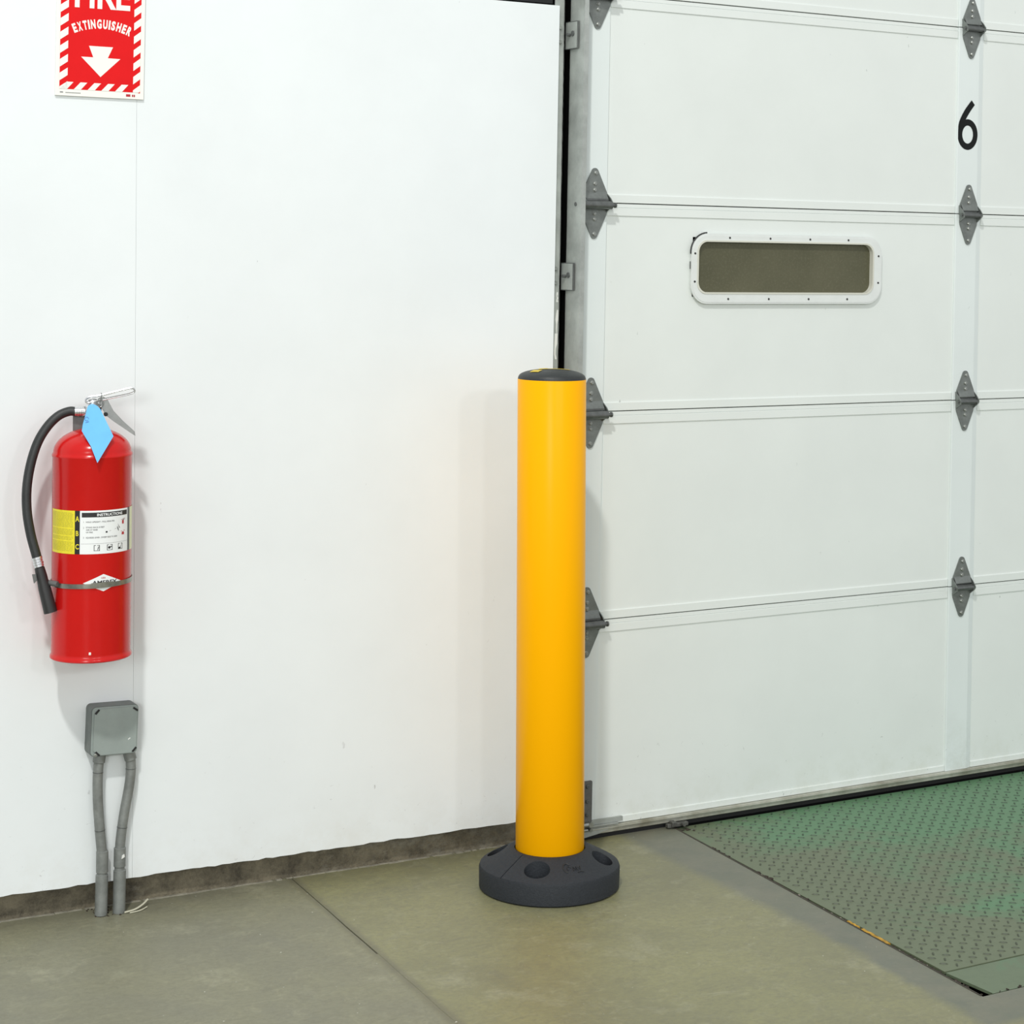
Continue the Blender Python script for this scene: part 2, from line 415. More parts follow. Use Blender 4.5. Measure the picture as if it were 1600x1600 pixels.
# vision window
x0, x1, z0, z1 = WIN
wf = bmesh.new()
N_ = 8
ring(wf, rrect(.2865, .921, 1.3665, 1.5515, .050, N_), rrect(.2865+.006, .921-.006, 1.3665+.006, 1.5515-.006, .045, N_), -.0015, -.0065)
ring(wf, rrect(.2865+.004, .921-.004, 1.3665+.004, 1.5515-.004, .046, N_), rrect(x0-.004, x1+.004, z0-.004, z1+.004, .030, N_), .004, -.0075)
win = build('vision_window', wf, mat('white_window_frame', (.72, .75, .73), .4, 0, .06, 20), door, True)
b = bmesh.new(); ring(b, rrect(x0-.0045, x1+.0045, z0-.0045, z1+.0045, .030, N_), rrect(x0, x1, z0, z1, .027, N_), .012, -.0090)
build('inner_bead', b, mat('cream_window_bead', (.62, .62, .54), .45), win, True)
b = bmesh.new(); prism(b, rrect(x0-.003, x1+.003, z0-.003, z1+.003, .027, N_), .006, .010); build('glazing', b, M_pane, win)
arc = []
for t in range(0, 11):
    a = math.radians(92 + t*9.2); arc.append((.2865+.050+.0525*math.cos(a), -.0045, 1.5015+.0525*math.sin(a)))
b = bmesh.new(); tube(b, arc, .0019, 6); tube(b, [(.2835, -.004, 1.478), (.2835, -.004, 1.458)], .0012, 6)
build('loose_gasket', b, M_black, win)
scr = None
for sx_, sz_ in [(x, 1.5415) for x in (.406, .538, .671, .802)] + [(x, 1.3795) for x in (.404, .536, .669, .801)] + [(.2965, 1.499), (.2965, 1.425), (.9085, 1.499), (.9085, 1.425)]:
    if scr is None:
        b = bmesh.new(); lathe(b, [(.0032, 0), (.0026, .0018), (.001, .0024)], 10, Matrix.Rotation(PI/2, 4, 'X'))
        scr = build('screw', b, M_darkbolt, win, True, (sx_, -.0070, sz_)); first = scr
    else:
        o = first.copy(); COL.objects.link(o); o.location = (sx_, -.0070, sz_)

# hinges
def hexbolt(bm, x, y, z, r=.0048, h=.004):
    lathe(bm, [(r*1.25, 0), (r*1.25, .0008), (r, .0009), (r, h*.8), (r*.8, h)], 8, Matrix.Translation((x, y, z)) @ Matrix.Rotation(PI/2, 4, 'X'))
def leaf(w, h, s, r=.010, z0=.004):
    """triangular hinge leaf with a rounded tip; s = 1 up, -1 down"""
    pts = [(-w*.86, z0), (-w, z0+.014), (-w*.93, z0+.026)]
    for t in range(7):
        a = math.radians(155 - t*130/6); pts.append((r*math.cos(a), h-r+r*math.sin(a)))
    pts += [(w*.93, z0+.026), (w, z0+.014), (w*.86, z0)]
    return [(x, z*s) for x, z in pts]
def make_hinge(kind):
    roller = kind == 'roller'
    h = empty(kind + '_hinge' if roller else 'centre_hinge', parent=door)
    w = .038 if roller else .034; H = .090 if roller else .086
    b = bmesh.new(); prism(b, leaf(w, H, 1), -.0025, -.0058)
    out = .030 if roller else .024
    # side cheeks folded forward and a sloping shelf between them
    for s in (-1, 1):
        prism(b, [(-.0028, .026), (-.0028, .002), (-out, -.008), (-out-.002, .003), (-out*.70, .014)], s*w-.0013, s*w+.0013, 'x')
    prism(b, [(-.0050, .030), (-.0058, .030), (-out*.62, .012), (-out*.58, .010)], -w*.86, w*.86, 'x')
    build('upper_leaf', b, M_hinge, h)
    b = bmesh.new(); prism(b, leaf(w*.98, H, -1), -.0025, -.0055)
    for s in (-1, 1):
        prism(b, [(-.0028, -.024), (-.0028, .0), (-out, .000), (-out, -.009), (-out*.50, -.017)], s*w*.93-.0013, s*w*.93+.0013, 'x')
    build('lower_leaf', b, M_hinge, h)
    b = bmesh.new()
    if roller:
        cyl(b, (-w-.006, -out+.006, -.004), (w+.001, -out+.006, -.004), .0105, 18)
        cyl(b, (-w-.03, -out+.006, -.004), (w+.013, -out+.006, -.004), .0052, 12)
        cyl(b, (w+.010, -out+.006, -.004), (w+.014, -out+.006, -.004), .0068, 12)
        box(b, -w*.86, w*.86, -.02, -.005, .007, .012)
    else:
        cyl(b, (-w-.002, -out+.006, -.002), (w+.003, -out+.006, -.002), .0062, 14)
        cyl(b, (-w-.005, -out+.006, -.002), (w+.006, -out+.006, -.002), .0035, 10)
        box(b, -w*.86, w*.86, -.018, -.005, .003, .007)
    build('roller_tube' if roller else 'knuckle', b, M_hinged, h, True)
    spots = [(0.002, H-.013), (0, .050), (0, .034), (0, -.026), (0, -.040), (0, -H+.012)]
    f = None
    for x, z in spots:
        if f is None:
            b = bmesh.new(); hexbolt(b, 0, 0, 0); f = build('bolt', b, M_bolt, h, False, (x, -.0056, z))
        else:
            o = f.copy(); COL.objects.link(o); o.location = (x, -.0056, z)
    return h
def dup(root, loc):
    r = root.copy(); COL.objects.link(r); r.location = loc
    for ch in list(root.children):
        c = ch.copy(); COL.objects.link(c); c.parent = r
    return r
hr = make_hinge('roller'); hr.location = (-.012, 0, SE[1]-.002)
for i in (2, 3, 4): dup(hr, (-.012, 0, SE[i]-.002))
hc = make_hinge('centre'); hc.location = (1.236, 0, SE[1]-.002)
for i in (2, 3, 4): dup(hc, (1.236, 0, SE[i]-.002))

# number 6 on the middle stile
b = bmesh.new()
cx6, cz6, Y6 = 1.2290, 1.8515, -.0026
K = 40; A6 = []; 
def r6(t, o): return ((-.0375*-1 if o else .0200)*math.cos(t), (.0440 if o else .0258)*math.sin(t))
for t in range(K):
    for t0, t1 in ((2*PI*t/K, 2*PI*(t+1)/K),):
        q = [r6(t0, 1), r6(t1, 1), r6(t1, 0), r6(t0, 0)]
        b.faces.new([b.verts.new((cx6+x, Y6, cz6+z)) for x, z in q])
tail = [(-.0375, .000), (-.033, .034), (-.014, .068), (.0125, .099)], [(-.0205, .004), (-.0155, .030), (.004, .061), (.0245, .086)]
def cat2(P, n=6):
    return [Vector((p.x, 0, p.y)) for p in spline([(x, z, 0) for x, z in P], n)]
L6, R6 = cat2(tail[0]), cat2(tail[1])
for i in range(len(L6)-1):
    b.faces.new([b.verts.new((cx6+p.x, Y6-.0003, cz6+p.z)) for p in (L6[i], L6[i+1], R6[i+1], R6[i])])
for v in b.verts: v.co.x = max(v.co.x, 1.1932)
o = build('number_six', b, mat('black_vinyl_number', (.012, .013, .013), .7, spec=.15), door)

# bottom corner bracket
br = bmesh.new(); prism(br, rrect(-.0185, .0135, .028, .152, .004, 4), -.0022, -.0062)
brk = build('bottom_bracket', br, mat('tarnished_bracket_steel', (.20, .20, .195), .45, .5, .35, 30), door)
b = bmesh.new(); prism(b, rrect(.012, .105, .0385, .0505, .002, 3), -.0025, -.0085); box(b, .012, .090, -.012, -.003, .0335, .038)
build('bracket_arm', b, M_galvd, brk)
b = bmesh.new(); cyl(b, (-.060, -.022, .045), (.004, -.022, .045), .0055, 12); cyl(b, (-.050, -.022, .032), (-.008, -.022, .032), .004, 10)
cyl(b, (0, -.006, .045), (0, -.028, .045), .007, 10); cyl(b, (0.002, -.006, .030), (0.002, -.024, .030), .0045, 10)
build('roller_stem', b, M_bolt, brk, True)
for z in (.138, .100, .066):
    b = bmesh.new(); hexbolt(b, -.001, -.0062, z, .0050); build('bolt', b, M_hinged, brk)
b = bmesh.new(); prism(b, [(-.050, .004), (.030, .014), (.066, .024), (.060, .029), (-.030, .029)], -.010, -.0065)
build('corner_gusset', b, M_galvd, brk)
b = bmesh.new(); box(b, .236, .300, -.022, -.008, .003, .013, .002); box(b, .246, .260, -.028, -.010, .006, .019, .002); cyl(b, (.280, -.02, .010), (.280, -.034, .010), .005, 10)
build('stop_lug', b, mat('grimy_steel_lug', (.15, .15, .135), .6, .4, .6, 60), door)

# vertical track, angle, clips
tr = empty('door_track', (0, 0, 0))
tag(tr, 'galvanized steel roller track running up the gap between white wall sheet and sectional door', 'door track')
b = bmesh.new(); box(b, -.0785, -.0765, -.050, .020, 0, 2.75); box(b, -.0785, -.066, -.0520, -.0500, 0, 2.75); box(b, -.0785, -.048, .018, .020, 0, 2.75)
build('track_channel', b, M_galv, tr)
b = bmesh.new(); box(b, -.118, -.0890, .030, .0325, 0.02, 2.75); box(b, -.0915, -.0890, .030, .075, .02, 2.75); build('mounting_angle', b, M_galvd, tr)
for zc in (2.045, 1.435, .70, .20):
    b = bmesh.new(); prism(b, [(-.024, zc-.033), (.032, zc-.033), (.032, zc+.033), (-.024, zc+.033)], -.0840, -.0815, 'x')
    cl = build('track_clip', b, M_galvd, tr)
    b = bmesh.new()      # dark rim of the clip
    for q in ([(-.026, zc-.035), (.034, zc-.035), (.034, zc-.033), (-.026, zc-.033)], [(-.026, zc+.033), (.034, zc+.033), (.034, zc+.035), (-.026, zc+.035)],
              [(-.026, zc-.033), (-.024, zc-.033), (-.024, zc+.033), (-.026, zc+.033)], [(.032, zc-.033), (.034, zc-.033), (.034, zc+.033), (.032, zc+.033)]):
        prism(b, q, -.0842, -.0800, 'x')
    build('clip_rim', b, M_hinged, cl)
    b = bmesh.new(); cyl(b, (-.084, .010, zc+.001), (-.094, .010, zc+.001), .0042, 10); cyl(b, (-.0840, -.004, zc+.004), (-.0865, -.004, zc+.004), .007, 12)
    build('clip_bolt', b, M_hinged, cl, True)
    for dz in (-.017, .019):
        b = bmesh.new(); hexbolt(b, -.1035, .030, zc+dz, .0050, .006); build('screw', b, M_bolt, cl)
b = bmesh.new()
for z0_, z1_, w0, xo in ((1.225, 1.29, .008, 0), (1.29, 1.35, .006, .003), (1.37, 1.395, .007, .002)):
    pts = [(-.101+xo+random.uniform(-.002, .002)+ (w0 if k else 0), z0_+(z1_-z0_)*j/5) for k in (0,) for j in range(6)]
    pts += [(-.101+xo+w0*random.uniform(.4, 1), z0_+(z1_-z0_)*j/5) for j in range(5, -1, -1)]
    prism(b, pts, .0297, .0301)
build('paint_smear', b, M_pipew, tr)

# ================================================================== DOCK LEVELER
dl = empty('dock_leveler', (.9, -.6, 0))
tag(dl, 'green painted steel dock leveler with raised tread, set flush in floor before door', 'dock leveler')
def rel(bm, d=(-.9, .6, 0)): return sink(bm, Vector(d))
G = .009
b = bmesh.new(); prism(b, [(px(-1.17)+G+.012, -1.1675), (2.40, -1.1675), (2.40, -.006), (px(0)+G, -.006)], -.010, -.004, 'z')
build('deck_plate', rel(b), M_green, dl)
b = bmesh.new(); prism(b, [(px(-1.17)+G+.012, -1.1715), (px(-1.31)+G+.030, -1.312), (2.40, -1.312), (2.40, -1.1715)], -.011, -.005, 'z')
build('lip_plate', rel(b), M_lip, dl)
b = bmesh.new()
for yy, wdt in ((-1.1695, .0035),): box(b, px(-1.17)+G+.02, 2.40, yy-wdt/2, yy+wdt/2, -.019, -.0090)
build('hinge_gap', rel(b), M_void, dl)
b = bmesh.new(); P_ = .0190; row = 0
y = -1.150
def lug(bm, x, y, a):
    c, s = math.cos(a), math.sin(a); lo = []
    for u, v in ((-.0105, 0), (-.006, .0026), (.006, .0026), (.0105, 0), (.006, -.0026), (-.006, -.0026)):
        lo.append(bm.verts.new((x+u*c-v*s, y+u*s+v*c, -.0042)))
    hi = [bm.verts.new((x+u*c-v*s, y+u*s+v*c, -.0020)) for u, v in ((-.007, 0), (-.004, .0011), (.004, .0011), (.007, 0), (.004, -.0011), (-.004, -.0011))]
    bm.faces.new(hi)
    for i in range(6): bm.faces.new((lo[i], lo[(i+1) % 6], hi[(i+1) % 6], hi[i]))
P_ = .0205
while y < -.015:
    x = .20 + (P_ if row % 2 else 0)
    while x < 1.95:
        if x > px(y)+G+.014+.012: lug(b, x, y, math.radians(-37) if row % 2 else math.radians(53))
        x += 2*P_
    y += P_*.95; row += 1
o = build('tread_lugs', rel(b), M_lug, dl); o['kind'] = 'stuff'
# pit edge angle, yellow edge strip, debris in the gap
b = bmesh.new(); prism(b, [(px(-1.32)-.003, -1.32), (px(-1.32)+.0015, -1.32), (px(0)+.0015, -.004), (px(0)-.003, -.004)], -.03, .0008, 'z')
ed = build('trim_1', b, mat('rusty_edge_angle', (.07, .06, .045), .7, .3, .5, 30)); ed['kind'] = 'structure'
def strip(y0, y1, w, h, m, name, label, n=14):
    b = bmesh.new(); L_, R_ = [], []
    for i in range(n+1):
        yy = y0+(y1-y0)*i/n; c = px(yy)+.0048; j = random.uniform(-.0015, .0015)
        L_.append((c-w/2+j, yy)); R_.append((c+w/2+j, yy))
    prism(b, L_+R_[::-1], -.012, h, 'z')
    return tag(build(name, b, m), label, 'edge strip')
strip(-.880, -.985, .0085, .0015, M_yedge, 'edge_strip', 'long bright yellow strip lying in gap between concrete and green deck')
strip(-.822, -.868, .0060, .0015, M_yedge, 'edge_strip', 'short chipped orange-yellow strip in the gap, farther from front corner of deck')
b = bmesh.new()
def crumb(bm, x, y, r):
    q = bmesh.new(); bmesh.ops.create_icosphere(q, subdivisions=1, radius=r)
    for v in q.verts: v.co = Vector((v.co.x*random.uniform(.6, 1.5), v.co.y*random.uniform(.6, 1.6), v.co.z*.55))
    merge(bm, q, Matrix.Translation((x, y, -.004+r*.3)))
for i in range(46):
    yy = random.uniform(-1.31, -.42); 
    if -.99 < yy < -.87: continue
    crumb(b, px(yy)+random.uniform(.001, .009), yy, random.uniform(.0016, .0040))
o = tag(build('pale_debris', b, M_debris), 'pale paint chips and grit caught in gap beside green deck', 'debris', kind='stuff')
b = bmesh.new()
for i in range(150):
    yy = random.uniform(-1.33, -.2); crumb(b, px(yy)+random.uniform(-.003, .011), yy, random.uniform(.0018, .0046))
for i in range(40):
    crumb(b, random.uniform(.17, .45), -1.318+random.uniform(-.008, .008), random.uniform(.001, .0036))
for i in range(14): crumb(b, px(-.47)+random.uniform(-.004, .012), -.47+random.uniform(-.02, .02), random.uniform(.003, .006))
for i in range(26): crumb(b, random.uniform(.20, .30), random.uniform(-.05, -.01), random.uniform(.002, .005))
o = tag(build('dark_debris', b, M_dirt), 'dark dirt packed in gap around green deck edge', 'debris', kind='stuff')

# ================================================================== BOLLARD
BX, BY = -.263, -.276
bo = empty('bollard', (BX, BY, 0), math.atan2(CAM.x-BX, -(CAM.y-BY))*1.0)
tag(bo, 'tall yellow bollard with dark dome cap on round charcoal rubber base', 'bollard')
# base with four pockets (local -y faces the viewer)
prof = [(.160, 0), (.1655, .004), (.1665, .048), (.1640, .055), (.155, .0605), (.102, .0885), (.094, .092), (.0835, .0925), (.0835, .060), (.01, .060)]
b = bmesh.new(); lathe(b, prof, 96)
base = build('rubber_base', b, M_base, bo, True)
hole = bmesh.new()
for a in (-13, -103, 77, 167):
    t = math.radians(a); x, y = .1265*math.sin(t), -.1265*math.cos(t)
    q = bmesh.new(); cyl(q, (0, 0, .006), (0, 0, .12), .0305, 28)
    merge(hole, q, Matrix.Translation((x, y, 0)) @ Matrix.Rotation(t, 4, 'Z') @ Matrix.Diagonal((1, .80, 1, 1)))
for a in (-43, 137):      # radial joint grooves
    t = math.radians(a); q = bmesh.new(); 
    bmesh.ops.create_cube(q, size=1, matrix=Matrix.Rotation(t, 4, 'Z') @ Matrix.Translation((0, -.125, .0752)) @ Matrix.Rotation(math.radians(27.6), 4, 'X') @ Matrix.Diagonal((.0022, .10, .003, 1)))
    merge(hole, q)
bmesh.ops.recalc_face_normals(hole, faces=hole.faces)
me = bpy.data.meshes.new('cut'); hole.to_mesh(me); hole.free(); cutter = bpy.data.objects.new('cut', me); COL.objects.link(cutter)
cutter.parent = bo
md = base.modifiers.new('b', 'BOOLEAN'); md.operation = 'DIFFERENCE'; md.object = cutter; md.solver = 'EXACT'
bpy.context.view_layer.update()
dg = bpy.context.evaluated_depsgraph_get(); new = bpy.data.meshes.new_from_object(base.evaluated_get(dg))
base.modifiers.clear(); base.data = new; bpy.data.objects.remove(cutter)
for p in new.polygons: p.use_smooth = True
new.set_sharp_from_angle(angle=math.radians(30))
if not len(new.materials): new.materials.append(M_base)
# moulded mark on the sloping top: small curl with lettering
def on_cone(u, v, lift=.0006):
    """u metres around, v metres up the slope from r=.128, at +23 deg"""
    r = .128 - v*.886; z = .0605+(.155-.128+v*.886)*.5283+lift
    t = math.radians(27)+u/.128
    return (r*math.sin(t), -r*math.cos(t), z)
b = bmesh.new()
def mark(P, w=.0016): tube(b, [on_cone(u, v) for u, v in P], w, 6)
mark([(-.017+.010*math.cos(t*.35+.6), .004+.014*math.sin(t*.35+.6)) for t in range(12)])
mark([(-.013+.005*math.cos(t*.4+.3), .002+.007*math.sin(t*.4+.3)) for t in range(10)], .0012)
mark([(-.004, -.006), (-.002, .006), (.002, -.005), (.005, .006), (.007, -.005)], .0011)
mark([(.010, .006), (.013, -.004), (.017, .006)], .0011)
mark([(.004, -.012), (.012, -.010), (.018, -.013)], .0012)
build('moulded_mark', b, M_black, base)
# tube
H0, H1 = .088, 1.199
sh = empty('upright', (0, 0, 0), 0, bo)
lean = Matrix.Rotation(0.0, 4, 'X')
def leanbm(bm): 
    k = math.tan(math.radians(.83))
    for v in bm.verts: v.co.x -= k*max(v.co.z-H0, 0)
    return bm
b = bmesh.new(); lathe(b, [(.0765, H0), (.0800, H0), (.0811, H0+.0015), (.0811, H1-.002), (.0803, H1), (.076, H1)], 96)
bpy.data.objects.remove(sh)
build('yellow_sleeve', leanbm(b), M_yellow, bo, True)
prof = [(.0790, H1-.006), (.0806, H1-.0005), (.0795, H1+.004)]
for i in range(1, 15):
    t = i/14*PI/2; prof.append((.0790*math.cos(t)**.9 if i < 14 else .002, H1+.004+.0190*math.sin(t)))
b = bmesh.new(); lathe(b, prof, 72)
cap = build('dome_cap', leanbm(b), M_cap, bo, True)
def domept(x, y, lift=.0012):
    r = min(math.hypot(x, y), .0785); t = math.acos((r/.0790)**(1/.9)) if r > 0 else PI/2
    return (x, y, H1+.004+.0190*math.sin(t)+lift)
def dome_patch(bm, cx_, cy_, lx, ly, a, n=12, m_=5, arcr=0):
    g = []
    for i in range(n+1):
        rowv = []
        for j in range(m_+1):
            u = (i/n-.5)*lx; v = (j/m_-.5)*ly
            if arcr: u, v = (arcr+v)*math.sin(u/arcr), (arcr+v)*math.cos(u/arcr)-arcr
            x = cx_+u*math.cos(a)-v*math.sin(a); y = cy_+u*math.sin(a)+v*math.cos(a)
            rowv.append(bm.verts.new(domept(x, y)))
        g.append(rowv)
    for i in range(n):
        for j in range(m_): bm.faces.new((g[i][j], g[i+1][j], g[i+1][j+1], g[i][j+1]))
b = bmesh.new(); dome_patch(b, -.037, -.034, .024, .020, -.55)
build('yellow_inlay', leanbm(b), M_capy, cap)
b = bmesh.new(); dome_patch(b, .005, -.006, .074, .012, .12)
dome_patch(b, -.020, .002, .020, .03, .3)
build('yellow_inlay', leanbm(b), M_capy, cap)

# ================================================================== FIRE EXTINGUISHER
EX, EZ = -1.3045, .6005
EY = wy(EX, -.108)
ROT = math.atan2(CAM.x-EX, -(CAM.y-EY))
ex = empty('fire_extinguisher', (EX, EY, EZ), ROT); ex.rotation_euler = (0, math.radians(-.6), ROT)
tag(ex, 'red dry chemical fire extinguisher hung on white wall with black hose and blue tag', 'extinguisher')
R = .0842
prof = [(.070, .004), (.0840, 0), (.0866, .002), (.0866, .006), (.0852, .0085), (.0836, .012), (R, .016), (R, .436), (R+.0012, .438), (R+.0016, .441), (R+.0004, .4435), (.0827, .446)]
for i in range(1, 12):
    t = i/11*math.radians(74); prof.append((.0827*math.cos(t), .446+.052*math.sin(t)))
prof += [(.0215, .4985), (.0215, .504), (.008, .505)]
b = bmesh.new(); lathe(b, prof, 96); body = build('cylinder', b, M_red, ex, True)
b = bmesh.new(); box(b, -.0042, .0006, -R-.0012, -R+.004, .018, .024, .001)
crum = build('seam_nick', b, M_signw, body)

# decals wrapped on the cylinder
def wrap(bm, rad):
    for v in bm.verts:
        t = v.co.x/R; v.co = Vector((rad*math.sin(t), -rad*math.cos(t)-v.co.y*0, v.co.z))
    return bm
def ang(pxl):  # arc position for a frontal offset in metres
    return R*math.asin(max(-1, min(1, pxl/R)))
def patch(x0, x1, z0, z1, rad, m, name, parent, n=None):
    b = bmesh.new(); n = n or max(1, int((x1-x0)/.004)+1)
    A = [b.verts.new((x0+(x1-x0)*i/n, 0, z0)) for i in range(n+1)]; B = [b.verts.new((x0+(x1-x0)*i/n, 0, z1)) for i in range(n+1)]
    for i in range(n): b.faces.new((A[i], A[i+1], B[i+1], B[i]))
    return build(name, wrap(b, rad), m, parent)
def poly_patch(quads, rad, m, name, parent):
    b = bmesh.new()
    for q in quads: b.faces.new([b.verts.new((x, 0, z)) for x, z in q])
    return build(name, wrap(b, rad), m, parent)
def rect(x0, x1, z0, z1): return [(x0, z0), (x1, z0), (x1, z1), (x0, z1)]
def texts(items, rad, m, name, parent):
    b = bmesh.new()
    for s, x, z, size, bold, sx_ in items:
        t = text_bm(s, size, bold, sx_); sink(t, Vector((x, 0, z))); merge(b, t)
    return build(name, wrap(b, rad), m, parent)
LZ0, LZ1 = .2345, .3275
r1, r2, r3 = R+.0005, R+.0008, R+.0011
a0, a1, a2, a3 = ang(-.0815), ang(-.0350), ang(-.0245), ang(.0740)
lab = patch(a0, a1, LZ0, LZ1, r1, M_yel, 'instruction_label', body)
q = []
z = LZ1-.006
while z > LZ0+.006:
    if not (abs(z-.289) < .002 or abs(z-.273) < .002 or abs(z-.262) < .0015):
        x = a0+.005
        while x < a1-.006:
            w = random.uniform(.003, .010); q.append(rect(x, min(x+w, a1-.004), z, z+.0012)); x += w+.0015
    z -= .0027
poly_patch(q, r2, M_yelink, 'fine_print', lab)
patch(a1, a2, LZ0, LZ1, r1, M_inkb, 'class_strip', lab)
texts([('A', (a1+a2)/2, .3045, .0165, .0003, .75), ('B', (a1+a2)/2, .2740, .0150, .0003, .80), ('C', (a1+a2)/2, .2455, .0150, .0003, .80)], r2, M_yel, 'class_letters', lab)
patch(a2, a3, LZ0, LZ1, r1, M_white, 'instruction_panel', lab)
patch(a2+.004, a3-.003, .3135, .3235, r2, M_inkb, 'heading_bar', lab)
mid = (a2+a3)/2
texts([('INSTRUCTIONS', mid+.008, .3157, .0078, .0002, 1.1)], r3, M_white, 'heading_letters', lab)
def left(s, x, z, size, sx_=1.):
    t = text_bm(s, size, .0, sx_); w = max(v.co.x for v in t.verts); t.free(); return (s, x+w, z, size, .0001, sx_)
xa = a2+.013
texts([left('HOLD UPRIGHT - PULL RING PIN', xa, .3020, .0044, .95), left('STAND BACK 8 FEET', xa, .2905, .0042), left('AIM AT BASE', xa, .2852, .0042), left('OF FIRE', xa, .2799, .0042),
       left('SQUEEZE LEVER - SWEEP SIDE TO SIDE', xa, .2685, .0042, .95), ('1', a2+.008, .3018, .0052, 0, 1), ('2', a2+.008, .2895, .0052, 0, 1), ('3', a2+.008, .2683, .0052, 0, 1)], r2, M_inkg, 'instruction_text', lab)
# little pictograms: two red extinguishers, aiming figure, three class symbols
def ell(cx_, cz_, rx, rz, n=12): return [(cx_+rx*math.cos(2*PI*i/n), cz_+rz*math.sin(2*PI*i/n)) for i in range(n)]
xr = a3-.017
poly_patch([rect(xr-.0028, xr+.0028, .2945, .3010), ell(xr, .3010, .0028, .0018), rect(xr-.0055, xr-.003, .3032, .3042), rect(xr+.002, xr+.0065, .3050, .3060),
            rect(xr-.0038, xr+.0038, .2712, .2750), ell(xr, .2755, .0036, .0022), rect(xr-.0060, xr-.003, .2785, .2795), rect(xr+.002, xr+.0070, .2792, .2802)], r2, M_inkr, 'red_pictogram', lab)
poly_patch([rect(xr-.0008, xr+.0008, .3020, .3055), rect(xr+.001, xr+.0055, .3030, .3038), [(xr-.015, .2965), (xr-.011, .2865), (xr-.009, .2870)], [(xr-.016, .286), (xr-.0155, .292), (xr-.0120, .281), (xr-.0135, .281)],
            [(xr-.0190, .2895), (xr-.0160, .2890), (xr-.0160, .2882)], [(xr-.036, .2825), (xr-.019, .2868), (xr-.019, .2862), (xr-.036, .2820)], rect(xr-.044, xr-.040, .2790, .2825)], r2, M_inkb, 'black_pictogram', lab)
q = []
for k, c in enumerate((mid-.022, mid+.006, mid+.033)):
    s = .0062
    q += [rect(c-s, c-s+.0012, .2410, .2535), rect(c+s-.0012, c+s, .2410, .2535), rect(c-s, c+s, .2410, .2420), rect(c-s, c-.002, .2525, .2535), rect(c+.001, c+s, .2525, .2535)]
    if k == 0: q += [[(c+.001, .243), (c+.0025, .243), (c+.0045, .250), (c+.003, .2505)]]
    if k == 1: q += [ell(c-.001, .2470, .0030, .0028), rect(c+.002, c+.0045, .2475, .2500)]
    if k == 2: q += [rect(c-.0055, c+.001, .2420, .2455), [(c+.004, .2525), (c-.002, .2440), (c, .2440)]]
poly_patch(q, r2, M_inkb, 'class_symbols', lab)
patch(a2+.002, a3-.002, .2565, .2569, r2, M_inkg, 'divider_line', lab, 30)
patch(a3, ang(.0785), LZ0, LZ1, r1, M_bracket, 'side_strip', lab)
patch(ang(.0785), R*1.9, LZ0, LZ1, r1, M_ltyel, 'side_panel', lab)
# white diamond badge under the strap
bx = ang(.0250)
b = bmesh.new(); n = 24
D = []
for i in range(n+1):
    u = -1+2*i/n; h = .0185*(1-abs(u)); D.append((bx+u*.043, .1722+h, .1722-h))
for a, c in zip(D, D[1:]):
    b.faces.new([b.verts.new((x, 0, z)) for x, z in ((a[0], a[2]), (c[0], c[2]), (c[0], c[1]), (a[0], a[1]))])
badge = build('diamond_badge', wrap(b, r1), M_white, body)
texts([('AMEREX', bx+.004, .1690, .0115, .0003, 1.25)], r2, M_inkb, 'badge_letters', badge)
texts([('USA', bx, .1810, .0048, .0001, 1.1)], r2, M_inkr, 'badge_small_letters', badge)
# strap
b = bmesh.new(); n = 80; prof2 = [(R+.0008, -.0050), (R+.0024, -.0050), (R+.0024, .0050), (R+.0008, .0050)]
rings_ = []
for i in range(n):
    t = 2*PI*i/n
    zt = .1660 + .0020*math.sin(t)   # slopes a little
    rings_.append([b.verts.new((r*math.sin(t), -r*math.cos(t), zt+z)) for r, z in prof2])
for i in range(n):
    A, B = rings_[i], rings_[(i+1) % n]
    for k in range(4): b.faces.new((A[k], A[(k+1) % 4], B[(k+1) % 4], B[k]))
build('strap', b, M_strap, ex, True)
b = bmesh.new()
for t0, t1 in ((.00, .55),):
    m_ = 10; P0 = []
    for i in range(m_+1):
        t = t0+(t1-t0)*i/m_; P0.append([b.verts.new((r*math.sin(t), -r*math.cos(t), .1670+.002*math.sin(t)+z)) for r, z in ((R+.0022, -.0058), (R+.0042, -.0058), (R+.0042, .0058), (R+.0022, .0058))])
    for A, B in zip(P0, P0[1:]):
        for k in range(4): b.faces.new((A[k], A[(k+1) % 4], B[(k+1) % 4], B[k]))
    b.faces.new(P0[0]); b.faces.new(P0[-1][::-1])
build('strap_buckle', b, M_strap, ex)
# wall bracket plate behind the neck
wlb = .100
b = bmesh.new(); box(b, -.042, .004, .012, .018, .37, .532, .001); box(b, -.030, -.006, .018, .055, .46, .52, .001); 
build('hanging_bracket', b, M_bracket, ex)
# valve
b = bmesh.new(); lathe(b, [(.0215, .500), (.0215, .508), (.017, .512), (.0165, .528), (.0185, .530), (.0185, .545), (.012, .550), (.009, .560), (.006, .561)], 24)
cyl(b, (-.010, 0, .533), (-.022, 0, .533), .010, 16)
valve = build('valve', b, M_chrome, ex, True)
b = bmesh.new()
for k in range(4): cyl(b, (-.019-k*.0048, 0, .5335), (-.0232-k*.0048, 0, .5335), .0112 - (k % 2)*.0008, 18)
build('hose_coupling', b, M_chrome, valve, True)
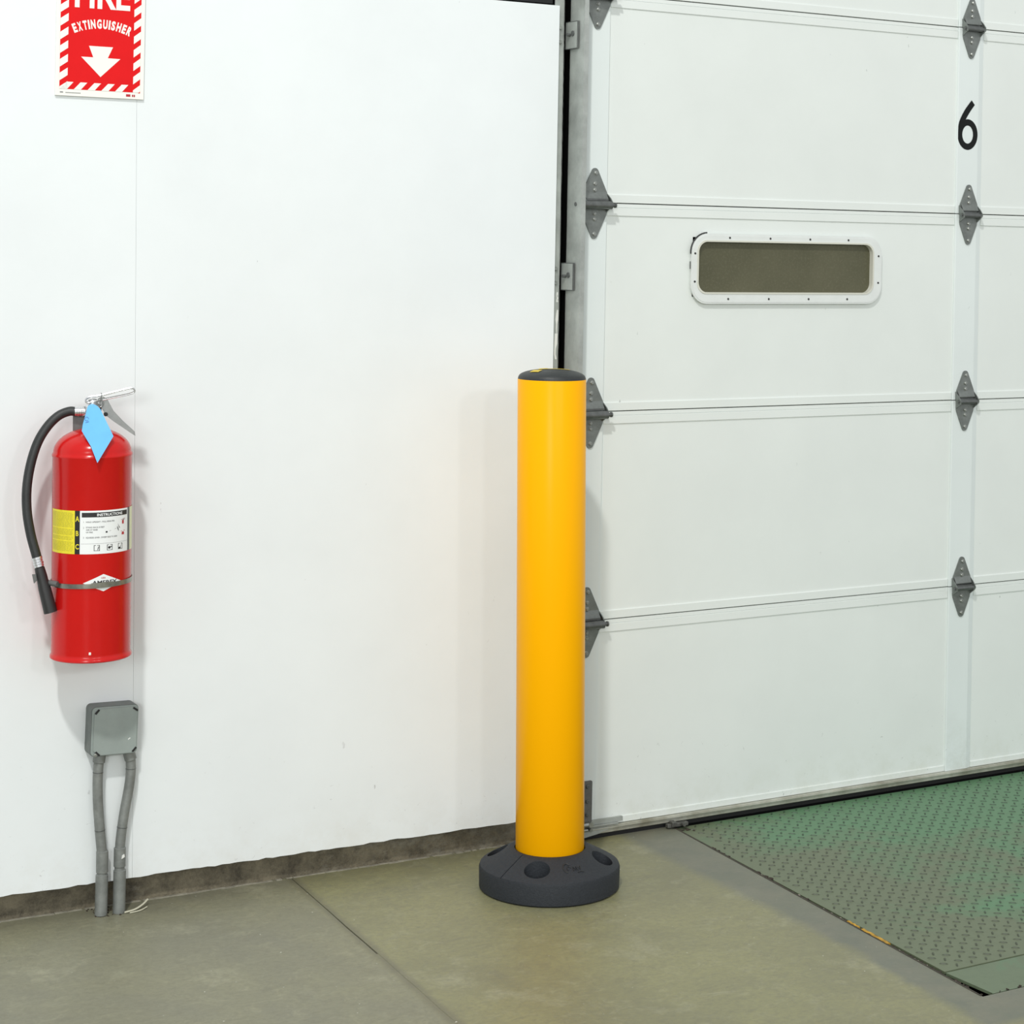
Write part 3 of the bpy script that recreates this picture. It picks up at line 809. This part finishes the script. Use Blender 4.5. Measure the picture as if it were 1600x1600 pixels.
# carrying handle: long thin loop rising to the right
def bar(pts, w, t, bm):   # flat strip following pts in xz plane, width w along y, thickness t
    n = len(pts); V = []
    for i, (x, z) in enumerate(pts):
        a = Vector(pts[min(i+1, n-1)])-Vector(pts[max(i-1, 0)]); a.normalize(); nx, nz = -a.y*t/2, a.x*t/2
        V.append([bm.verts.new((x+nx, -w/2, z+nz)), bm.verts.new((x+nx, w/2, z+nz)), bm.verts.new((x-nx, w/2, z-nz)), bm.verts.new((x-nx, -w/2, z-nz))])
    for A, B in zip(V, V[1:]):
        for k in range(4): bm.faces.new((A[k], A[(k+1) % 4], B[(k+1) % 4], B[k]))
    bm.faces.new(V[0]); bm.faces.new(V[-1][::-1])
def sp2(P, n=6): return [(p.x, p.y) for p in spline([(x, z, 0) for x, z in P], n)]
b = bmesh.new(); loop = spline([(.004, -.010, .556), (-.012, -.010, .553), (-.0150, -.010, .560), (-.006, -.010, .5655), (.014, -.010, .568), (.050, -.010, .5770), (.080, -.010, .5835), (.0880, -.009, .5800), (.0850, -.008, .5735), (.070, -.008, .5690), (.035, -.008, .5620), (.020, -.008, .5585)], 6)
tube(b, loop, .0019, 8)
tube(b, [Vector((p.x, -p.y, p.z)) for p in loop], .0017, 8)
build('carry_handle', b, M_chrome, ex, True)
b = bmesh.new(); bar(sp2([(-.014, .5600), (.004, .5640), (.020, .5665), (.040, .5710), (.062, .5760), (.082, .5800)]), .020, .0030, b); build('handle_plate', b, mat('bright_handle_plate', (.80, .81, .80), .3, .4), ex)
# squeeze lever running down to the right
b = bmesh.new()
lev = [(.010, .560), (.020, .565), (.030, .560), (.036, .5480), (.0440, .5330), (.0640, .5110), (.0895, .4870), (.0905, .4790), (.0760, .4890), (.0450, .5110), (.030, .5230), (.0200, .5380)]
prism(b, lev, -.0090, -.0072); prism(b, lev, .0072, .0090)
bar(sp2([(.026, .5570), (.034, .5450), (.042, .5310), (.062, .5095), (.0885, .4850)]), .0160, .0022, b)
build('squeeze_lever', b, M_lever, ex)
b = bmesh.new(); cyl(b, (.0275, -.0105, .5275), (.0275, .0105, .5275), .0046, 12); build('lever_rivet', b, M_inkb, ex, True)
# pull pin with ring
b = bmesh.new(); tube(b, spline([(.014, -.014, .546), (.015, -.014, .558), (.0185, -.012, .570), (.0170, -.010, .574)], 5), .0012, 6)
tube(b, [(.016+.006*math.cos(t*PI/6), -.013, .5520+.008*math.sin(t*PI/6)) for t in range(13)], .0012, 6); cyl(b, (.017, -.014, .552), (.017, .014, .552), .0022, 8)
build('pull_pin', b, M_lever, ex, True)
# hose
b = bmesh.new(); HP = [(-.036, 0, .5335), (-.050, 0, .534), (-.072, -.004, .525), (-.094, -.010, .5035), (-.114, -.016, .470), (-.128, -.022, .425), (-.1355, -.028, .375), (-.1350, -.032, .325), (-.1270, -.036, .275), (-.1135, -.040, .2245)]
tube(b, spline(HP, 8), .0101, 18); hose = build('hose', b, M_hose, ex, True)
b = bmesh.new(); d = Vector((.0135, -.004, -.0505)).normalized(); p = Vector((-.1140, -.040, .2250))
for k in range(4): cyl(b, p+d*(.0055*k), p+d*(.0055*k+.0048), .0112-(k % 2)*.0007, 18)
build('hose_ferrule', b, M_chrome, hose, True)
b = bmesh.new(); p = p+d*.0215; d2 = Vector((.026, -.004, -.105)).normalized()
q = d2.to_track_quat('Z', 'Y').to_matrix().to_4x4(); q.translation = p
lathe(b, [(.0085, 0), (.0105, .002), (.0118, .020), (.0118, .030), (.0132, .045), (.0142, .101), (.0115, .101), (.009, .060), (.004, .050)], 24, q)
build('nozzle', b, mat('black_nozzle_plastic', (.02, .02, .02), .45), hose, True)
b = bmesh.new(); prism(b, [(-.1230, .190), (-.115, .190), (-.1130, .176), (-.119, .170)], -.052, -.049); cyl(b, (-.092, -.040, .170), (-.070, -.055, .168), .006, 10)
build('nozzle_clip', b, M_bracket, ex)

# blue inspection tag (hangs from the handle)
tg = empty('inspection_tag', (EX, EY, EZ), ROT); tg.rotation_euler = ex.rotation_euler
tag(tg, 'bright blue paper tag hung by its corner over extinguisher valve', 'tag')
def TP(x, z, y=-.026):
    return (x, -.030 - .62*max(0, .549-z), z+.004)
Pt = [(-.0020, .5490), (.0085, .5445), (.0160, .537), (.0435, .4815), (.0105, .428), (-.0035, .462), (-.0225, .4930), (-.0205, .506), (-.0105, .5440)]
b = bmesh.new(); A = [b.verts.new(TP(x, z)) for x, z in Pt]; B = [b.verts.new(Vector(TP(x, z))+Vector((0, .0007, 0))) for x, z in Pt]
b.faces.new(A); b.faces.new(B[::-1])
for i in range(len(Pt)): b.faces.new((A[i], A[(i+1) % len(Pt)], B[(i+1) % len(Pt)], B[i]))
tp = build('tag_paper', b, M_tag, tg)
b = bmesh.new(); tube(b, [Vector(TP(-.0125+.004*math.cos(t), .5175+.004*math.sin(t)+.0*t))+Vector((0, -.0006, 0)) for t in [i*.7 for i in range(9)]], .0005, 5)
tube(b, [Vector(TP(-.015, .510))+Vector((0, -.0006, 0)), Vector(TP(-.008, .512))+Vector((0, -.0006, 0))], .0006, 5)
build('pen_mark', b, M_ink, tp)
b = bmesh.new(); tube(b, spline([TP(-.002, .546), (.002, -.018, .556), (.010, -.010, .558), (.012, .0, .556)], 5), .0009, 6); build('tag_tie', b, M_white, tg)

# ================================================================== SIGN
sgx = -1.3755
sg = empty('fire_sign', (sgx, wy(sgx), 1.8255), WR); sg.rotation_euler = (0, 0, WR)
tag(sg, 'red and cream fire extinguisher sign with down arrow, high on white wall', 'sign')
b = bmesh.new(); box(b, 0, .1985, -.0062, -.0008, 0, .300, .0006); face = build('sign_board', b, M_signw, sg)
yS = -.0066
def flat(polys, m, name, y=yS):
    b = bmesh.new()
    for p in polys: b.faces.new([b.verts.new((x, y, z)) for x, z in p])
    return build(name, b, m, face)
X0, X1, X2, X3 = .0085, .0262, .1735, .1895
Z0, Z1, Z2, Z3 = .0150, .0312, .269, .285
flat([rect(X0, X3, Z0, Z3)], M_signr, 'red_field')
S_ = []
def clip_para(x0, x1, zl, zr, h, lo, hi):
    pts = [(x0, zl), (x1, zr), (x1, zr+h), (x0, zl+h)]
    return [(x, max(lo, min(hi, z))) for x, z in pts]
per, hh = .0302, .0168
z = Z0-.012
while z < Z3:
    for a, c in ((X0, X1), (X2, X3)):
        q = clip_para(a, c, z, z+.0125, hh, Z0, Z3)
        if max(p[1] for p in q)-min(p[1] for p in q) > .002: S_.append(q)
    z += per
for zb, zt in ((Z0, Z1), (Z2, Z3)):
    x = X0+.001
    while x < X3-.01:
        S_.append([(x, zb), (x+.0160, zb), (x+.0300, zt), (x+.0150, zt)]) if x+.03 < X3 else None
        x += .0308
flat(S_, M_signw, 'hazard_stripes', yS-.0003)
ax_ = .0995
flat([[(ax_, .0455), (ax_+.0440, .0880), (ax_+.0155, .0885), (ax_-.0170, .0885), (ax_-.0440, .0885)], [(ax_-.0170, .0885), (ax_+.0155, .0885), (ax_+.0270, .1135), (ax_-.0270, .1135)]], M_signw, 'down_arrow', yS-.0003)
b = bmesh.new(); t = text_bm('FIRE', .0830, .0022, .735); xs = [v.co.x for v in t.verts]; k = .1245/(max(xs)-min(xs))
for v in t.verts: v.co.x *= k
sink(t, Vector((.1015, yS-.0003, .1995))); merge(b, t); build('fire_letters', b, M_signw, face)
b = bmesh.new(); word = 'EXTINGUISHER'; Wd = {'E': .88, 'X': .95, 'T': .9, 'I': .42, 'N': 1.05, 'G': 1.05, 'U': 1.02, 'S': .92, 'H': 1.02, 'R': .98}
tot = sum(Wd[c] for c in word); rad = .150; span = .1300/rad; pos = 0
for c in word:
    w = Wd[c]; th = (-.5 + (pos+w/2)/tot)*span; pos += w
    t = text_bm(c, .0265, .0013, .60); xs = [v.co.x for v in t.verts]
    target = (w/tot)*.1300*.80; kk = target/(max(xs)-min(xs)+1e-6)
    for v in t.verts: v.co.x *= kk if c != 'I' else kk*.9
    bmesh.ops.transform(t, matrix=Matrix.Translation((.1015+rad*math.sin(th), yS-.0003, .1545-rad+rad*math.cos(th))) @ Matrix.Rotation(th, 4, 'Y'), verts=t.verts)
    merge(b, t)
build('extinguisher_letters', b, M_signw, face)
flat([rect(.010, .017, .0065, .0090)] + [rect(.0225+i*.0034, .0250+i*.0034, .0062+.0000*i, .0082) for i in range(10)], M_inkg, 'small_print')
flat([rect(.158, .168, .0050, .0105), rect(.1715, .1745, .0050, .0100), rect(.1755, .1785, .0050, .0100)], M_inkr, 'corner_print')
flat([[(.1850, .0140), (.1895, .0140), (.1895, .0180)]], M_signr, 'corner_chip', yS-.0005)

# ================================================================== JUNCTION BOX AND CONDUITS
jb = empty('junction_box', (-1.2245, wy(-1.2245), .4150), WR); jb.rotation_euler = (0, math.radians(1.2), WR)
tag(jb, 'square grey metal electrical box low on wall below the red extinguisher', 'electrical box')
b = bmesh.new(); prism(b, rrect(-.0560, .0500, -.0540, .0560, .010, 5), -.042, .0); build('box_body', b, M_boxs, jb, True)
# embossed cover with dished middle
b = bmesh.new(); prism(b, rrect(-.0545, .0495, -.0530, .0545, .009, 5), -.0440, -.0415)
octo = [(-.050, -.040), (-.038, -.051), (.036, -.051), (.0465, -.040), (.0465, .040), (.036, .051), (-.038, .051), (-.050, .040)]
prism(b, octo, -.0468, -.044)
cov = build('box_cover', b, M_box, jb)
for (x, z, a) in ((-.0440, .0455, .85), (.0420, .0455, -.6), (.0425, -.0445, .85), (-.0400, -.0475, -.75)):
    b = bmesh.new(); q = bmesh.new(); bmesh.ops.create_cube(q, size=1, matrix=Matrix.Translation((x, -.0471, z)) @ Matrix.Rotation(-a, 4, 'Y') @ Matrix.Diagonal((.0125, .0016, .0042, 1))); merge(b, q)
    build('cover_slot', b, M_inkb, cov)
b = bmesh.new(); hexbolt(b, -.0445, -.0468, -.0500, .0035, .003); build('cover_screw', b, M_bolt, cov)
b = bmesh.new(); prism(b, [(.028, -.022), (.033, -.019), (.032, -.017), (.027, -.0205)], -.0472, -.0467); build('paint_chip', b, M_pipew, cov)
for z in (.028, .010, -.005): 
    b = bmesh.new(); cyl(b, (.0495, -.025, z), (.0515, -.025, z), .003, 8); build('knockout', b, M_inkb, jb)

def conduit(pts, label, low):
    P = spline(pts, 6)
    c = empty('conduit', pts[-1])
    tag(c, label, 'conduit')
    o = Vector(pts[-1])
    b = bmesh.new(); tube(b, [p-o for p in P], .0112, 18); build('pipe', b, M_pipe, c, True)
    def at(z):
        for p, q_ in zip(P, P[1:]):
            if q_.z <= z <= p.z: return p.lerp(q_, (p.z-z)/(p.z-q_.z+1e-9))-o, (q_-p).normalized()
        return P[-1]-o, Vector((0, 0, -1))
    for zc, h, r in low:
        p, t = at(zc); b = bmesh.new(); m = t.to_track_quat('Z', 'Y').to_matrix().to_4x4(); m.translation = p
        lathe(b, [(.0112, -h/2), (r, -h/2+.0015), (r, h/2-.0015), (.0112, h/2)], 20, m)
        build('coupling', b, M_pipe, c, True)
    for zc in [pts[0][2]-.045, pts[0][2]-.175 if len(low) < 4 else .18]:
        p, t = at(zc); b = bmesh.new(); m = t.to_track_quat('Z', 'Y').to_matrix().to_4x4(); m.translation = p
        lathe(b, [(.0112, -.0009), (.01175, -.0006), (.01175, .0006), (.0112, .0009)], 18, m); build('tape_line', b, M_hinged, c)
    return c
def wp(x, z, off=-.022): return (x, wy(x, off), z)
c1 = conduit([wp(-1.2530, .366), wp(-1.2570, .320), wp(-1.2560, .260), wp(-1.2500, .190), wp(-1.2440, .130), wp(-1.2440, .080), wp(-1.2440, .040), wp(-1.2450, -.004)],
        'left grey conduit, gently bowed, running from electrical box down into floor', [(.352, .020, .0135), (.120, .050, .0132), (.046, .092, .0138)])
c2 = conduit([wp(-1.1900, .366), wp(-1.1830, .335), wp(-1.1845, .290), wp(-1.1960, .220), wp(-1.2030, .160), wp(-1.2040, .110), wp(-1.2035, .050), wp(-1.2040, -.004)],
        'right grey conduit, curving inward from electrical box down to floor', [(.352, .024, .0135), (.125, .044, .0132), (.048, .098, .0138)])
b = bmesh.new(); P0 = Vector(wp(-1.2035, .128, -.0365))-c2.location
prism(b, [(P0.x-.001, P0.z-.004), (P0.x+.006, P0.z), (P0.x+.005, P0.z+.006), (P0.x, P0.z+.003)], P0.y-.001, P0.y+.002); build('paint_chip', b, M_pipew, c2)
sc = empty('plastic_scrap', (-1.165, .026, 0)); tag(sc, 'thin pale strip of scrap lying on concrete beside right conduit', 'scrap')
b = bmesh.new(); tube(b, spline([(-.030, -.020, .003), (-.005, -.014, .004), (.018, .0, .008), (.034, .014, .013)], 5), .0022, 6); tube(b, spline([(-.020, -.026, .002), (.006, -.022, .003), (.026, -.006, .003)], 5), .0014, 6)
build('strip', b, M_straw, sc)
b = bmesh.new()
for i in range(34): 
    q = bmesh.new(); r = random.uniform(.0008, .0025); bmesh.ops.create_icosphere(q, subdivisions=1, radius=r)
    x = random.choice((-1.244, -1.2035))+random.gauss(0, .012); merge(b, q, Matrix.Translation((x, wy(x, random.uniform(-.04, .035)), r*.3)))
tag(build('floor_grit', b, M_dirt), 'dark grit gathered on floor around foot of the conduits', 'debris', kind='stuff')
